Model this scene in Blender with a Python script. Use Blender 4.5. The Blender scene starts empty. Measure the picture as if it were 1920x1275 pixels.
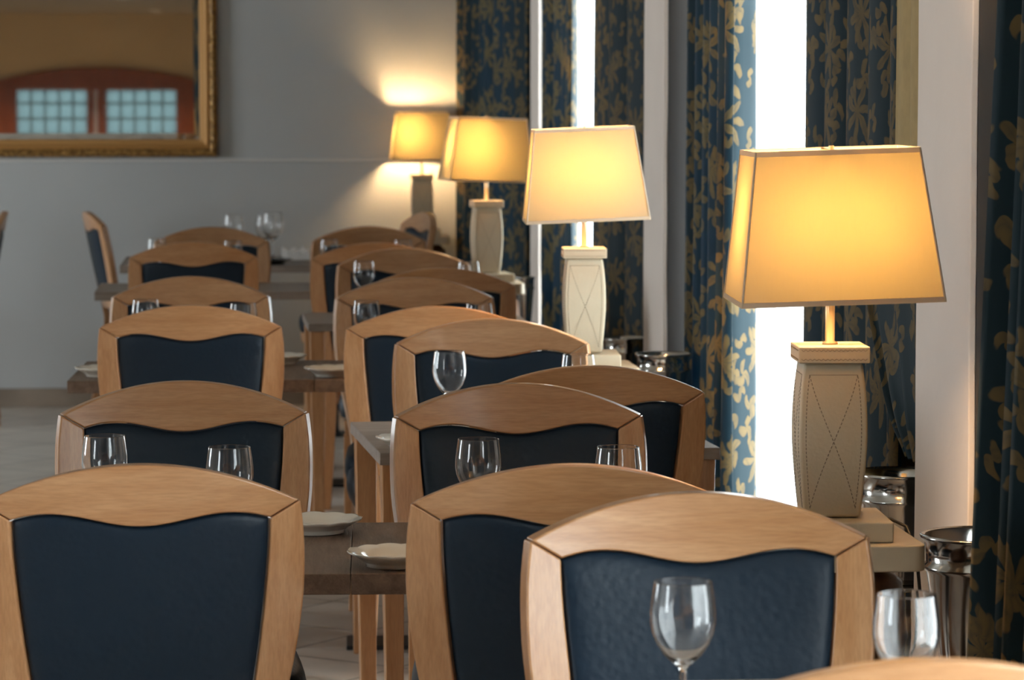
import bpy, bmesh, math, random
from mathutils import Vector, Matrix
random.seed(7)
PI = math.pi
scene = bpy.context.scene
COL = scene.collection

# ------------------------------------------------------------------ camera
F = 6000.0                         # focal length in pixels of the 1920 px frame
EYE = Vector((0, 0, 1.5))
PHI = math.atan(459.5 / F)         # looking down
THETA = math.atan(510 * math.cos(PHI) / F)   # looking right
fwd = Vector((math.sin(THETA) * math.cos(PHI), math.cos(THETA) * math.cos(PHI), -math.sin(PHI)))
rgt = Vector((math.cos(THETA), -math.sin(THETA), 0))
upv = rgt.cross(fwd)
cam = bpy.data.cameras.new('camera')
cam.sensor_width = 36
cam.lens = F / 1920 * 36
cam.clip_end = 200
cam.clip_start = 0.05
cam.dof.use_dof = True
cam.dof.focus_distance = 5.5
cam.dof.aperture_fstop = 10.0
camo = bpy.data.objects.new('camera', cam)
COL.objects.link(camo)
camo.matrix_world = Matrix.Translation(EYE) @ Matrix((rgt, upv, -fwd)).transposed().to_4x4()
scene.camera = camo


def ray(px, py):
    return fwd + rgt * ((px - 960) / F) - upv * ((py - 637.5) / F)


def at_z(px, py, z):
    d = ray(px, py)
    return EYE + d * ((z - EYE.z) / d.z)


def at_y(px, py, y):
    d = ray(px, py)
    return EYE + d * (y / d.y)


# ------------------------------------------------------------------ world / view
scene.view_settings.view_transform = 'Standard'
scene.view_settings.look = 'None'
scene.view_settings.gamma = 1
scene.view_settings.exposure = 0.2
scene.view_settings.use_curve_mapping = False
scene.cycles.use_denoising = True
scene.cycles.max_bounces = 24
scene.cycles.diffuse_bounces = 5
scene.cycles.glossy_bounces = 5
scene.cycles.transmission_bounces = 24
scene.cycles.transparent_max_bounces = 12
scene.cycles.caustics_reflective = False
scene.cycles.caustics_refractive = False
scene.cycles.sample_clamp_indirect = 6
w = bpy.data.worlds.new('overcast_sky')
scene.world = w
w.use_nodes = True
bg = w.node_tree.nodes['Background']
bg.inputs[0].default_value = (0.86, 0.95, 1.0, 1)
bg.inputs[1].default_value = 13.0


def portal(name, loc, rot, sx, sy):
    l = bpy.data.lights.new(name, 'AREA')
    l.shape = 'RECTANGLE'
    l.size = sx
    l.size_y = sy
    l.cycles.is_portal = True
    o = bpy.data.objects.new(name, l)
    o.location = loc
    o.rotation_euler = rot
    COL.objects.link(o)


# window openings in the right wall (Y ranges), left wall (added for fill daylight) and rear wall
RIGHT_OPEN = [(1.7, 4.1), (7.15, 8.9), (11.2, 12.8), (13.9, 14.85)]
LEFT_FILL_OPEN = [(1.0, 2.2), (7.0, 8.2), (12.6, 14.2)]
XW, XO = 1.2, 1.6                   # right wall: room face, outer face
XL = -4.6
YB, YF = 15.5, -9.0
HC = 2.5
for a, b in RIGHT_OPEN:
    portal('sky_portal', (XO + .03, (a + b) / 2, 1.25), (0, PI / 2, 0), 2.2, b - a)
for a, b in LEFT_FILL_OPEN:
    portal('sky_portal', (XL - .3, (a + b) / 2, 1.45), (0, -PI / 2, 0), 1.5, b - a)

# unseen ceiling spots added as warm fill for the chair fronts
WARM = (1.0, 0.70, 0.42)


def fill_spot_light(x, y, power):
    l = bpy.data.lights.new('downlight_beam', 'SPOT')
    l.energy = power
    l.color = WARM
    l.spot_size = math.radians(120)
    l.spot_blend = 0.6
    l.shadow_soft_size = 0.05
    return l


# ------------------------------------------------------------------ materials
def new_mat(name):
    m = bpy.data.materials.new(name)
    m.use_nodes = True
    nt = m.node_tree
    return m, nt, nt.nodes, nt.links, nt.nodes['Principled BSDF']


def S(n, key, v):
    n.inputs[key].default_value = v


def plain(name, col, rough=0.5, metal=0.0, spec=0.5, noise=0.0, nscale=8, bump=0.0, bscale=60, coat=0.0):
    m, nt, N, L, b = new_mat(name)
    S(b, 'Base Color', (*col, 1)); S(b, 'Roughness', rough); S(b, 'Metallic', metal)
    S(b, 'Specular IOR Level', spec); S(b, 'Coat Weight', coat)
    tc = N.new('ShaderNodeTexCoord')
    if noise:
        n = N.new('ShaderNodeTexNoise'); S(n, 'Scale', nscale); S(n, 'Detail', 5)
        L.new(tc.outputs['Object'], n.inputs['Vector'])
        r = N.new('ShaderNodeValToRGB')
        r.color_ramp.elements[0].position = .3; r.color_ramp.elements[1].position = .7
        r.color_ramp.elements[0].color = (*[c * (1 - noise) for c in col], 1)
        r.color_ramp.elements[1].color = (*[min(1, c * (1 + noise)) for c in col], 1)
        L.new(n.outputs['Fac'], r.inputs['Fac']); L.new(r.outputs['Color'], b.inputs['Base Color'])
    if bump:
        n = N.new('ShaderNodeTexNoise'); S(n, 'Scale', bscale); S(n, 'Detail', 3)
        L.new(tc.outputs['Object'], n.inputs['Vector'])
        bp = N.new('ShaderNodeBump'); S(bp, 'Strength', bump); S(bp, 'Distance', .003)
        L.new(n.outputs['Fac'], bp.inputs['Height']); L.new(bp.outputs['Normal'], b.inputs['Normal'])
    return m


def wood(name, c1, c2, stretch, rough=0.3, coat=0.3, scale=9, fig=True, bump=0.05):
    """stretch: scale per axis; small along the grain"""
    m, nt, N, L, b = new_mat(name)
    tc = N.new('ShaderNodeTexCoord')
    oi = N.new('ShaderNodeObjectInfo')
    mp = N.new('ShaderNodeMapping'); S(mp, 'Scale', stretch)
    mul = N.new('ShaderNodeVectorMath'); mul.operation = 'SCALE'; S(mul, 'Scale', 37.0)
    cmb = N.new('ShaderNodeCombineXYZ')
    for k in range(3):
        L.new(oi.outputs['Random'], cmb.inputs[k])
    L.new(cmb.outputs[0], mul.inputs[0])
    add = N.new('ShaderNodeVectorMath')
    L.new(tc.outputs['Object'], add.inputs[0]); L.new(mul.outputs[0], add.inputs[1])
    L.new(add.outputs[0], mp.inputs['Vector'])
    n = N.new('ShaderNodeTexNoise'); S(n, 'Scale', scale); S(n, 'Detail', 7); S(n, 'Roughness', .6); S(n, 'Distortion', .6)
    L.new(mp.outputs[0], n.inputs['Vector'])
    r = N.new('ShaderNodeValToRGB')
    e = r.color_ramp.elements
    e[0].position = .28; e[0].color = (*c1, 1); e[1].position = .72; e[1].color = (*c2, 1)
    L.new(n.outputs['Fac'], r.inputs['Fac'])
    n2 = N.new('ShaderNodeTexNoise'); S(n2, 'Scale', scale * 7); S(n2, 'Detail', 3)
    L.new(mp.outputs[0], n2.inputs['Vector'])
    mx = N.new('ShaderNodeMix'); mx.data_type = 'RGBA'; mx.blend_type = 'MULTIPLY'
    r2 = N.new('ShaderNodeValToRGB')
    r2.color_ramp.elements[0].position = .35; r2.color_ramp.elements[0].color = (.80, .76, .72, 1)
    r2.color_ramp.elements[1].position = .6; r2.color_ramp.elements[1].color = (1, 1, 1, 1)
    L.new(n2.outputs['Fac'], r2.inputs['Fac'])
    S(mx, 'Factor', .6)
    L.new(r.outputs['Color'], mx.inputs['A']); L.new(r2.outputs['Color'], mx.inputs['B'])
    L.new(mx.outputs['Result'], b.inputs['Base Color'])
    S(b, 'Roughness', rough); S(b, 'Coat Weight', coat); S(b, 'Coat Roughness', .12)
    bp = N.new('ShaderNodeBump'); S(bp, 'Strength', bump); S(bp, 'Distance', .002)
    L.new(n2.outputs['Fac'], bp.inputs['Height']); L.new(bp.outputs['Normal'], b.inputs['Normal'])
    return m


M = {}
BE1, BE2 = (.47, .215, .085), (.62, .34, .165)
M['beech_rail'] = wood('beech_rail', BE1, BE2, (.5, 3, 5))
M['beech_post'] = wood('beech_post', BE1, BE2, (5, 3, .5))
M['table_brown'] = wood('table_brown', (.10, .058, .036), (.25, .165, .115), (7, .6, 7), rough=.5, coat=.05, scale=6, bump=.6)
M['table_grey'] = wood('table_grey', (.20, .155, .125), (.34, .275, .23), (.6, 8, 8), rough=.45, coat=.1, scale=6, bump=.4)
M['dark_steel'] = plain('dark_steel', (.03, .03, .032), .45, .6)
M['cream_leather'] = plain('cream_leather', (.55, .465, .33), .5, noise=.05, nscale=5, bump=.18, bscale=200)
M['cream_wood'] = plain('cream_wood', (.62, .51, .36), .42, noise=.06, nscale=20, bump=.1, bscale=30)
M['stitch'] = plain('stitch', (.16, .12, .09), .8)
M['brass'] = plain('brass', (.62, .47, .30), .3, .7)
M['chrome'] = plain('chrome', (.62, .60, .57), .13, 1.0)
M['cord'] = plain('cord_black', (.01, .01, .01), .4)
M['porcelain'] = plain('porcelain', (.78, .72, .62), .12, coat=.6)
M['dark_glaze'] = plain('dark_glaze', (.012, .016, .014), .15, coat=.6)
M['napkin'] = plain('napkin', (.90, .86, .82), .8)
M['walnut'] = wood('walnut', (.09, .04, .018), (.19, .09, .04), (5, 5, .6), rough=.4)
M['white_plaster'] = plain('white_plaster', (.88, .77, .69), .75, noise=.04, nscale=3, bump=.5, bscale=22)
M['grey_paint'] = plain('grey_paint', (.53, .54, .54), .6, noise=.03, nscale=2, bump=.15, bscale=40)
M['pier_grey'] = plain('pier_grey', (.075, .070, .068), .7, noise=.03, nscale=2)
M['tan_paint'] = plain('tan_paint', (.64, .51, .33), .7, noise=.03, nscale=2)
M['ceiling'] = plain('ceiling_paint', (.36, .34, .30), .8)
M['marble'] = plain('marble', (.30, .24, .19), .3, noise=.2, nscale=5)
M['window_wood'] = wood('window_wood', (.20, .05, .015), (.32, .09, .03), (4, 4, .6), rough=.35)
M['white_frame'] = plain('white_frame', (.75, .75, .73), .5)
M['linen_lining'] = plain('linen_lining', (.42, .30, .13), .8, noise=.08, nscale=30)
M['stone_out'] = plain('outer_sill', (.5, .5, .5), .8)


def leather_mat():
    m, nt, N, L, b = new_mat('navy_leather')
    tc = N.new('ShaderNodeTexCoord')
    S(b, 'Base Color', (.006, .017, .032, 1)); S(b, 'Roughness', .45); S(b, 'Specular IOR Level', .3)
    v = N.new('ShaderNodeTexVoronoi'); v.feature = 'SMOOTH_F1'; S(v, 'Scale', 85); S(v, 'Smoothness', .6)
    L.new(tc.outputs['Object'], v.inputs['Vector'])
    r = N.new('ShaderNodeMapRange'); S(r, 'From Min', 0); S(r, 'From Max', .7)
    L.new(v.outputs['Distance'], r.inputs['Value'])
    n = N.new('ShaderNodeTexNoise'); S(n, 'Scale', 160)
    L.new(tc.outputs['Object'], n.inputs['Vector'])
    ad = N.new('ShaderNodeMath'); ad.operation = 'MULTIPLY_ADD'; S(ad, 1, .5)
    L.new(n.outputs['Fac'], ad.inputs[0]); L.new(r.outputs[0], ad.inputs[2])
    bp = N.new('ShaderNodeBump'); S(bp, 'Strength', .28); S(bp, 'Distance', .0015)
    L.new(ad.outputs[0], bp.inputs['Height']); L.new(bp.outputs['Normal'], b.inputs['Normal'])
    return m


M['navy_leather'] = leather_mat()


def glass_mat(name, col=(1, 1, 1), rough=0.0):
    m, nt, N, L, b = new_mat(name)
    S(b, 'Base Color', (*col, 1)); S(b, 'Roughness', rough); S(b, 'IOR', 1.48)
    S(b, 'Transmission Weight', 1.0)
    return m


M['glass'] = glass_mat('clear_glass')


def mirror_mat():
    m, nt, N, L, b = new_mat('mirror_silver')
    S(b, 'Base Color', (.80, .80, .77, 1)); S(b, 'Metallic', 1); S(b, 'Roughness', .015)
    return m


M['mirror'] = mirror_mat()


def gold_mat():
    m, nt, N, L, b = new_mat('old_gold')
    tc = N.new('ShaderNodeTexCoord')
    v = N.new('ShaderNodeTexVoronoi'); S(v, 'Scale', 55)
    L.new(tc.outputs['Object'], v.inputs['Vector'])
    r = N.new('ShaderNodeValToRGB')
    r.color_ramp.elements[0].color = (.62, .34, .10, 1); r.color_ramp.elements[1].color = (.20, .10, .025, 1)
    r.color_ramp.elements[1].position = .7
    L.new(v.outputs['Distance'], r.inputs['Fac']); L.new(r.outputs['Color'], b.inputs['Base Color'])
    S(b, 'Metallic', .35); S(b, 'Roughness', .42)
    bp = N.new('ShaderNodeBump'); S(bp, 'Strength', .8); S(bp, 'Distance', .006)
    L.new(v.outputs['Distance'], bp.inputs['Height']); L.new(bp.outputs['Normal'], b.inputs['Normal'])
    return m


M['gold'] = gold_mat()
M['gold_plain'] = plain('gilt_wood', (.60, .31, .10), .38, .25)


def translucent_mat(name, col, tcol, trans, transp=0.0, weave=0.0):
    m = bpy.data.materials.new(name); m.use_nodes = True
    nt = m.node_tree; N = nt.nodes; L = nt.links
    N.clear()
    out = N.new('ShaderNodeOutputMaterial')
    d = N.new('ShaderNodeBsdfDiffuse'); S(d, 'Color', (*col, 1))
    t = N.new('ShaderNodeBsdfTranslucent'); S(t, 'Color', (*tcol, 1))
    mx = N.new('ShaderNodeMixShader'); S(mx, 0, trans)
    L.new(d.outputs[0], mx.inputs[1]); L.new(t.outputs[0], mx.inputs[2])
    last = mx
    if weave:
        tc = N.new('ShaderNodeTexCoord')
        mp = N.new('ShaderNodeMapping'); S(mp, 'Scale', (60, 60, 3))
        n = N.new('ShaderNodeTexNoise'); S(n, 'Scale', 5); S(n, 'Detail', 4)
        L.new(tc.outputs['Object'], mp.inputs[0]); L.new(mp.outputs[0], n.inputs[0])
        r = N.new('ShaderNodeValToRGB')
        r.color_ramp.elements[0].color = (*[c * (1 - weave) for c in tcol], 1)
        r.color_ramp.elements[1].color = (*tcol, 1)
        r.color_ramp.elements[0].position = .3; r.color_ramp.elements[1].position = .7
        L.new(n.outputs['Fac'], r.inputs[0]); L.new(r.outputs[0], t.inputs[0])
    if transp:
        tr = N.new('ShaderNodeBsdfTransparent')
        m2 = N.new('ShaderNodeMixShader'); S(m2, 0, transp)
        L.new(mx.outputs[0], m2.inputs[1]); L.new(tr.outputs[0], m2.inputs[2])
        last = m2
    L.new(last.outputs[0], out.inputs[0])
    return m


M['sheer'] = translucent_mat('sheer_voile', (.8, .8, .8), (.92, .94, .92), .6, .4)
M['shade'] = translucent_mat('lamp_shade_silk', (.33, .27, .185), (.82, .60, .22), .068, 0, .14)
M['shade_trim'] = translucent_mat('lamp_shade_trim', (.62, .48, .34), (.85, .60, .26), .12)


M['shade_rim'] = translucent_mat('lamp_shade_rim', (.75, .65, .52), (.95, .80, .60), .40)


def emis(name, col, st):
    m = bpy.data.materials.new(name); m.use_nodes = True
    N = m.node_tree.nodes; N.clear()
    e = N.new('ShaderNodeEmission'); S(e, 0, (*col, 1)); S(e, 1, st)
    o = N.new('ShaderNodeOutputMaterial'); m.node_tree.links.new(e.outputs[0], o.inputs[0])
    return m


M['bulb'] = emis('lit_bulb', (1.0, .62, .30), 210.0)


def damask_mat():
    """blue satin curtain woven with gold flowers and leaves, in the cloth's own u,v (metres)"""
    m = bpy.data.materials.new('floral_damask'); m.use_nodes = True
    nt = m.node_tree; N = nt.nodes; L = nt.links
    N.clear()
    out = N.new('ShaderNodeOutputMaterial')
    uv = N.new('ShaderNodeUVMap')
    def mth(op, *a):
        n = N.new('ShaderNodeMath'); n.operation = op
        for i, x in enumerate(a):
            if isinstance(x, (int, float)):
                n.inputs[i].default_value = x
            else:
                L.new(x, n.inputs[i])
        return n.outputs[0]
    warp = N.new('ShaderNodeTexNoise'); S(warp, 'Scale', 26); S(warp, 'Detail', 2)
    L.new(uv.outputs[0], warp.inputs['Vector'])
    wa = N.new('ShaderNodeVectorMath'); wa.operation = 'MULTIPLY_ADD'
    wa.inputs[1].default_value = (.018, .018, 0)
    L.new(warp.outputs['Color'], wa.inputs[0]); L.new(uv.outputs[0], wa.inputs[2])
    masks = []
    veins = []
    for scale, petals, off, big, rnd in ((7.0, 3.5, (0, 0, 0), .37, .6), (10.0, 1.5, (3.3, 1.7, 0), .30, .9), (15, 1, (7.1, 4.2, 0), .33, 1)):
        mp = N.new('ShaderNodeMapping'); S(mp, 'Location', off); S(mp, 'Scale', (scale, scale * .72, 1))
        L.new(wa.outputs[0], mp.inputs['Vector'])
        v = N.new('ShaderNodeTexVoronoi'); v.voronoi_dimensions = '2D'; S(v, 'Scale', 1.0); S(v, 'Randomness', rnd)
        L.new(mp.outputs[0], v.inputs['Vector'])
        sub = N.new('ShaderNodeVectorMath'); sub.operation = 'SUBTRACT'
        L.new(mp.outputs[0], sub.inputs[0]); L.new(v.outputs['Position'], sub.inputs[1])
        sp = N.new('ShaderNodeSeparateXYZ'); L.new(sub.outputs[0], sp.inputs[0])
        ang = mth('ARCTAN2', sp.outputs[1], sp.outputs[0])
        rc = N.new('ShaderNodeSeparateColor'); L.new(v.outputs['Color'], rc.inputs[0])
        a2 = mth('ADD', mth('MULTIPLY', ang, petals), mth('ADD', mth('MULTIPLY', rc.outputs[0], 6.28), mth('MULTIPLY', v.outputs['Distance'], 1.6 if petals > 3 else 5)))
        co = mth('POWER', mth('ABSOLUTE', mth('COSINE', a2)), 1.5)
        rad = mth('MULTIPLY', mth('ADD', mth('MULTIPLY', co, .80), .20), big)
        d = mth('SUBTRACT', rad, v.outputs['Distance'])
        mr = N.new('ShaderNodeMapRange'); S(mr, 'From Min', 0); S(mr, 'From Max', .03); L.new(d, mr.inputs[0])
        masks.append(mr.outputs[0])
        # veins: darker line along each petal and a ring in the heart
        ve = mth('ADD', mth('MULTIPLY', mth('POWER', mth('ABSOLUTE', mth('SINE', mth('MULTIPLY', a2, 1.5))), .6), .6), .4)
        veins.append(ve)
    mask = mth('MAXIMUM', mth('MAXIMUM', masks[0], masks[1]), masks[2])
    vein = mth('MULTIPLY', veins[0], veins[1])
    nz = N.new('ShaderNodeTexNoise'); S(nz, 'Scale', 60); L.new(uv.outputs[0], nz.inputs[0])
    mask = mth('MULTIPLY', mask, mth('ADD', mth('MULTIPLY', vein, .55), .42))
    cm = N.new('ShaderNodeMix'); cm.data_type = 'RGBA'
    L.new(mask, cm.inputs['Factor'])
    cm.inputs['A'].default_value = (.007, .022, .030, 1)
    cm.inputs['B'].default_value = (.15, .10, .038, 1)
    p = N.new('ShaderNodeBsdfPrincipled')
    L.new(cm.outputs['Result'], p.inputs['Base Color'])
    S(p, 'Roughness', .6); S(p, 'Specular IOR Level', .2); S(p, 'Sheen Weight', .04); S(p, 'Sheen Roughness', .4)
    bp = N.new('ShaderNodeBump'); S(bp, 'Strength', .3); S(bp, 'Distance', .001)
    L.new(mask, bp.inputs['Height']); L.new(bp.outputs[0], p.inputs['Normal'])
    t = N.new('ShaderNodeBsdfTranslucent')
    ct = N.new('ShaderNodeMix'); ct.data_type = 'RGBA'
    L.new(mask, ct.inputs['Factor'])
    ct.inputs['A'].default_value = (.085, .24, .37, 1)
    ct.inputs['B'].default_value = (.50, .46, .30, 1)
    L.new(ct.outputs['Result'], t.inputs[0])
    mx = N.new('ShaderNodeMixShader'); S(mx, 0, .15)
    L.new(p.outputs[0], mx.inputs[1]); L.new(t.outputs[0], mx.inputs[2])
    L.new(mx.outputs[0], out.inputs[0])
    return m


M['damask'] = damask_mat()


def floor_mat():
    m, nt, N, L, b = new_mat('floor_tiles')
    tc = N.new('ShaderNodeTexCoord')
    mp = N.new('ShaderNodeMapping'); S(mp, 'Rotation', (0, 0, math.radians(38))); S(mp, 'Scale', (1, 1, 1))
    L.new(tc.outputs['Object'], mp.inputs[0])
    br = N.new('ShaderNodeTexBrick'); br.offset = 0; br.offset_frequency = 1
    S(br, 'Scale', 1); S(br, 'Brick Width', .40); S(br, 'Row Height', .40); S(br, 'Mortar Size', .004)
    S(br, 'Color1', (.68, .62, .55, 1)); S(br, 'Color2', (.72, .655, .58, 1)); S(br, 'Mortar', (.12, .10, .08, 1))
    L.new(mp.outputs[0], br.inputs['Vector'])
    n = N.new('ShaderNodeTexNoise'); S(n, 'Scale', 4); S(n, 'Detail', 6)
    L.new(tc.outputs['Object'], n.inputs[0])
    r = N.new('ShaderNodeValToRGB'); r.color_ramp.elements[0].color = (.82, .80, .78, 1); r.color_ramp.elements[0].position = .3
    r.color_ramp.elements[1].position = .7
    L.new(n.outputs['Fac'], r.inputs[0])
    mx = N.new('ShaderNodeMix'); mx.data_type = 'RGBA'; mx.blend_type = 'MULTIPLY'; S(mx, 'Factor', 1)
    L.new(br.outputs['Color'], mx.inputs['A']); L.new(r.outputs[0], mx.inputs['B'])
    L.new(mx.outputs['Result'], b.inputs['Base Color'])
    S(b, 'Roughness', .32)
    bp = N.new('ShaderNodeBump'); S(bp, 'Strength', .3); S(bp, 'Distance', .002); bp.invert = True
    L.new(br.outputs['Fac'], bp.inputs['Height']); L.new(bp.outputs[0], b.inputs['Normal'])
    return m


M['floor'] = floor_mat()


def pane_mat(name, stained=False):
    m = bpy.data.materials.new(name); m.use_nodes = True
    nt = m.node_tree; N = nt.nodes; L = nt.links; N.clear()
    out = N.new('ShaderNodeOutputMaterial')
    t = N.new('ShaderNodeBsdfTranslucent'); S(t, 0, (.15, .185, .19, 1))
    if stained:
        tc = N.new('ShaderNodeTexCoord')
        v = N.new('ShaderNodeTexVoronoi'); S(v, 'Scale', 6)
        L.new(tc.outputs['Object'], v.inputs[0])
        r = N.new('ShaderNodeValToRGB'); r.color_ramp.interpolation = 'CONSTANT'
        e = r.color_ramp.elements
        e[0].color = (.16, .21, .215, 1); e[1].position = .35; e[1].color = (.25, .20, .02, 1)
        x = e.new(.6); x.color = (.25, .05, .01, 1)
        x = e.new(.8); x.color = (.16, .2, .1, 1)
        sp = N.new('ShaderNodeSeparateColor'); L.new(v.outputs['Color'], sp.inputs[0])
        L.new(sp.outputs[0], r.inputs[0]); L.new(r.outputs[0], t.inputs[0])
    g = N.new('ShaderNodeBsdfGlossy'); S(g, 'Roughness', .2)
    mx = N.new('ShaderNodeMixShader'); S(mx, 0, .05)
    L.new(t.outputs[0], mx.inputs[1]); L.new(g.outputs[0], mx.inputs[2]); L.new(mx.outputs[0], out.inputs[0])
    return m


M['leaded_pane'] = pane_mat('frosted_pane')
M['stained_pane'] = pane_mat('stained_pane', True)


# ------------------------------------------------------------------ mesh helpers
def obj(name, bm, mat, parent=None, smooth=False, bevel=0.0, segs=2, subsurf=0, angle=30):
    me = bpy.data.meshes.new(name)
    bmesh.ops.recalc_face_normals(bm, faces=bm.faces)
    bm.to_mesh(me); bm.free()
    mats = mat if isinstance(mat, (list, tuple)) else [mat]
    for x in mats:
        me.materials.append(x)
    if smooth:
        for p in me.polygons:
            p.use_smooth = True
    o = bpy.data.objects.new(name, me)
    COL.objects.link(o)
    if parent:
        o.parent = parent
    if bevel:
        b = o.modifiers.new('bevel', 'BEVEL'); b.width = bevel; b.segments = segs
        b.limit_method = 'ANGLE'; b.angle_limit = math.radians(angle)
        for p in me.polygons:
            p.use_smooth = True
        try:
            b.harden_normals = True
        except Exception:
            pass
    if subsurf:
        s = o.modifiers.new('subsurf', 'SUBSURF'); s.levels = subsurf; s.render_levels = subsurf
    return o


def thing(name, label, cat, loc=(0, 0, 0), rotz=0, group=None):
    o = bpy.data.objects.new(name, None); COL.objects.link(o)
    o.location = loc; o.rotation_euler = (0, 0, rotz); o.empty_display_size = .1
    o['label'] = label; o['category'] = cat
    if group:
        o['group'] = group
    return o


def tag(o, label, cat, group=None):
    o['label'] = label; o['category'] = cat
    if group:
        o['group'] = group
    return o


def struct(name, bm, mat, **k):
    o = obj(name, bm, mat, **k); o['kind'] = 'structure'; return o


def dup(root, loc, rotz, label, group=None):
    r = root.copy(); COL.objects.link(r)
    r.location = loc; r.rotation_euler = (0, 0, rotz); r['label'] = label
    if group:
        r['group'] = group
    def rec(a, b):
        for ch in list(a.children):
            c = ch.copy(); COL.objects.link(c); c.parent = b
            rec(ch, c)
    rec(root, r)
    return r


def box(bm, x0, x1, y0, y1, z0, z1):
    v = [bm.verts.new((x, y, z)) for x in (x0, x1) for y in (y0, y1) for z in (z0, z1)]
    for f in ((0, 1, 3, 2), (4, 6, 7, 5), (0, 4, 5, 1), (2, 3, 7, 6), (0, 2, 6, 4), (1, 5, 7, 3)):
        bm.faces.new([v[i] for i in f])


def taper(bm, c0, s0, c1, s1):
    """four-sided bar from centre c0 (half sizes s0) to c1"""
    vs = []
    for c, s in ((c0, s0), (c1, s1)):
        vs.append([bm.verts.new((c[0] + a * s[0], c[1] + b * s[1], c[2])) for a, b in ((-1, -1), (1, -1), (1, 1), (-1, 1))])
    bm.faces.new(vs[0]); bm.faces.new(vs[1])
    for i in range(4):
        j = (i + 1) % 4
        bm.faces.new((vs[0][i], vs[0][j], vs[1][j], vs[1][i]))


def lathe(bm, prof, n=40, cx=0, cy=0, closed=False):
    rings = []
    for r, z in prof:
        if r < 1e-6:
            rings.append([bm.verts.new((cx, cy, z))])
        else:
            rings.append([bm.verts.new((cx + r * math.cos(2 * PI * k / n), cy + r * math.sin(2 * PI * k / n), z)) for k in range(n)])
    prs = list(zip(rings, rings[1:]))
    if closed:
        prs.append((rings[-1], rings[0]))
    for a, b in prs:
        for k in range(n):
            l = (k + 1) % n
            if len(a) == 1 and len(b) == 1:
                continue
            if len(a) == 1:
                bm.faces.new((a[0], b[l], b[k]))
            elif len(b) == 1:
                bm.faces.new((a[k], a[l], b[0]))
            else:
                bm.faces.new((a[k], a[l], b[l], b[k]))


def tube(bm, pts, r, n=8):
    pts = [Vector(p) for p in pts]
    rings = []
    for i, p in enumerate(pts):
        t = (pts[min(i + 1, len(pts) - 1)] - pts[max(i - 1, 0)]).normalized()
        a = t.orthogonal().normalized(); b = t.cross(a)
        if rings:
            a = (pa - t * pa.dot(t)).normalized(); b = t.cross(a)
        pa = a
        rings.append([bm.verts.new(p + (a * math.cos(2 * PI * k / n) + b * math.sin(2 * PI * k / n)) * r) for k in range(n)])
    for A, B in zip(rings, rings[1:]):
        for k in range(n):
            l = (k + 1) % n
            bm.faces.new((A[k], A[l], B[l], B[k]))
    bm.faces.new(rings[0]); bm.faces.new(list(reversed(rings[-1])))


def strip_solid(bm, A, B, fn, th):
    """solid between 2-D curves A and B (lists of (u,z)) mapped by fn(u,z,t), t in [-th/2, th/2]"""
    n = len(A)
    V = [[bm.verts.new(fn(u, z, t)) for (u, z) in (A[i], B[i]) for t in (-th / 2, th / 2)] for i in range(n)]
    for i in range(n - 1):
        a, b = V[i], V[i + 1]
        bm.faces.new((a[0], b[0], b[2], a[2]))
        bm.faces.new((a[1], a[3], b[3], b[1]))
        bm.faces.new((a[0], a[1], b[1], b[0]))
        bm.faces.new((a[2], b[2], b[3], a[3]))
    for e in (V[0], V[-1]):
        bm.faces.new((e[0], e[2], e[3], e[1]))


def interp(pts, x):
    if x <= pts[0][0]:
        return pts[0][1]
    for i in range(len(pts) - 1):
        (a, b), (c, d) = pts[i], pts[i + 1]
        if x <= c:
            # catmull style smooth interpolation
            p0 = pts[max(i - 1, 0)]; p3 = pts[min(i + 2, len(pts) - 1)]
            m1 = (d - p0[1]) / (c - p0[0]) if c != p0[0] else 0
            m2 = (p3[1] - b) / (p3[0] - a) if p3[0] != a else 0
            h = c - a; t = (x - a) / h
            return (2 * t**3 - 3 * t**2 + 1) * b + (t**3 - 2 * t**2 + t) * h * m1 + (-2 * t**3 + 3 * t**2) * d + (t**3 - t**2) * h * m2
    return pts[-1][1]


# ------------------------------------------------------------------ the setting
def bm_box(*a):
    bm = bmesh.new(); box(bm, *a); return bm


struct('floor', bm_box(XL - .5, XO + .4, YF - .3, YB + .3, -.1, 0), M['floor'])
struct('ceiling', bm_box(XL - .5, XO + .4, YF - .3, YB + .3, HC, HC + .1), M['ceiling'])
struct('wall_back', bm_box(XL - .3, XO + .2, YB, YB + .2, 0, HC), M['grey_paint'])
bm = bmesh.new()
box(bm, XL, XW, YB - .015, YB, 0, .09)
struct('baseboard_back', bm, M['marble'], bevel=.003)
bm = bmesh.new()
z0 = at_y(560, 300, YB).z
box(bm, XL, XW, YB - .014, YB, z0 - .008, z0 + .008)
struct('trim_1', bm, plain('rail_paint', (.75, .73, .70), .5), bevel=.006)  # rail coloured paler than the wall to paint in its highlight

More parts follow.
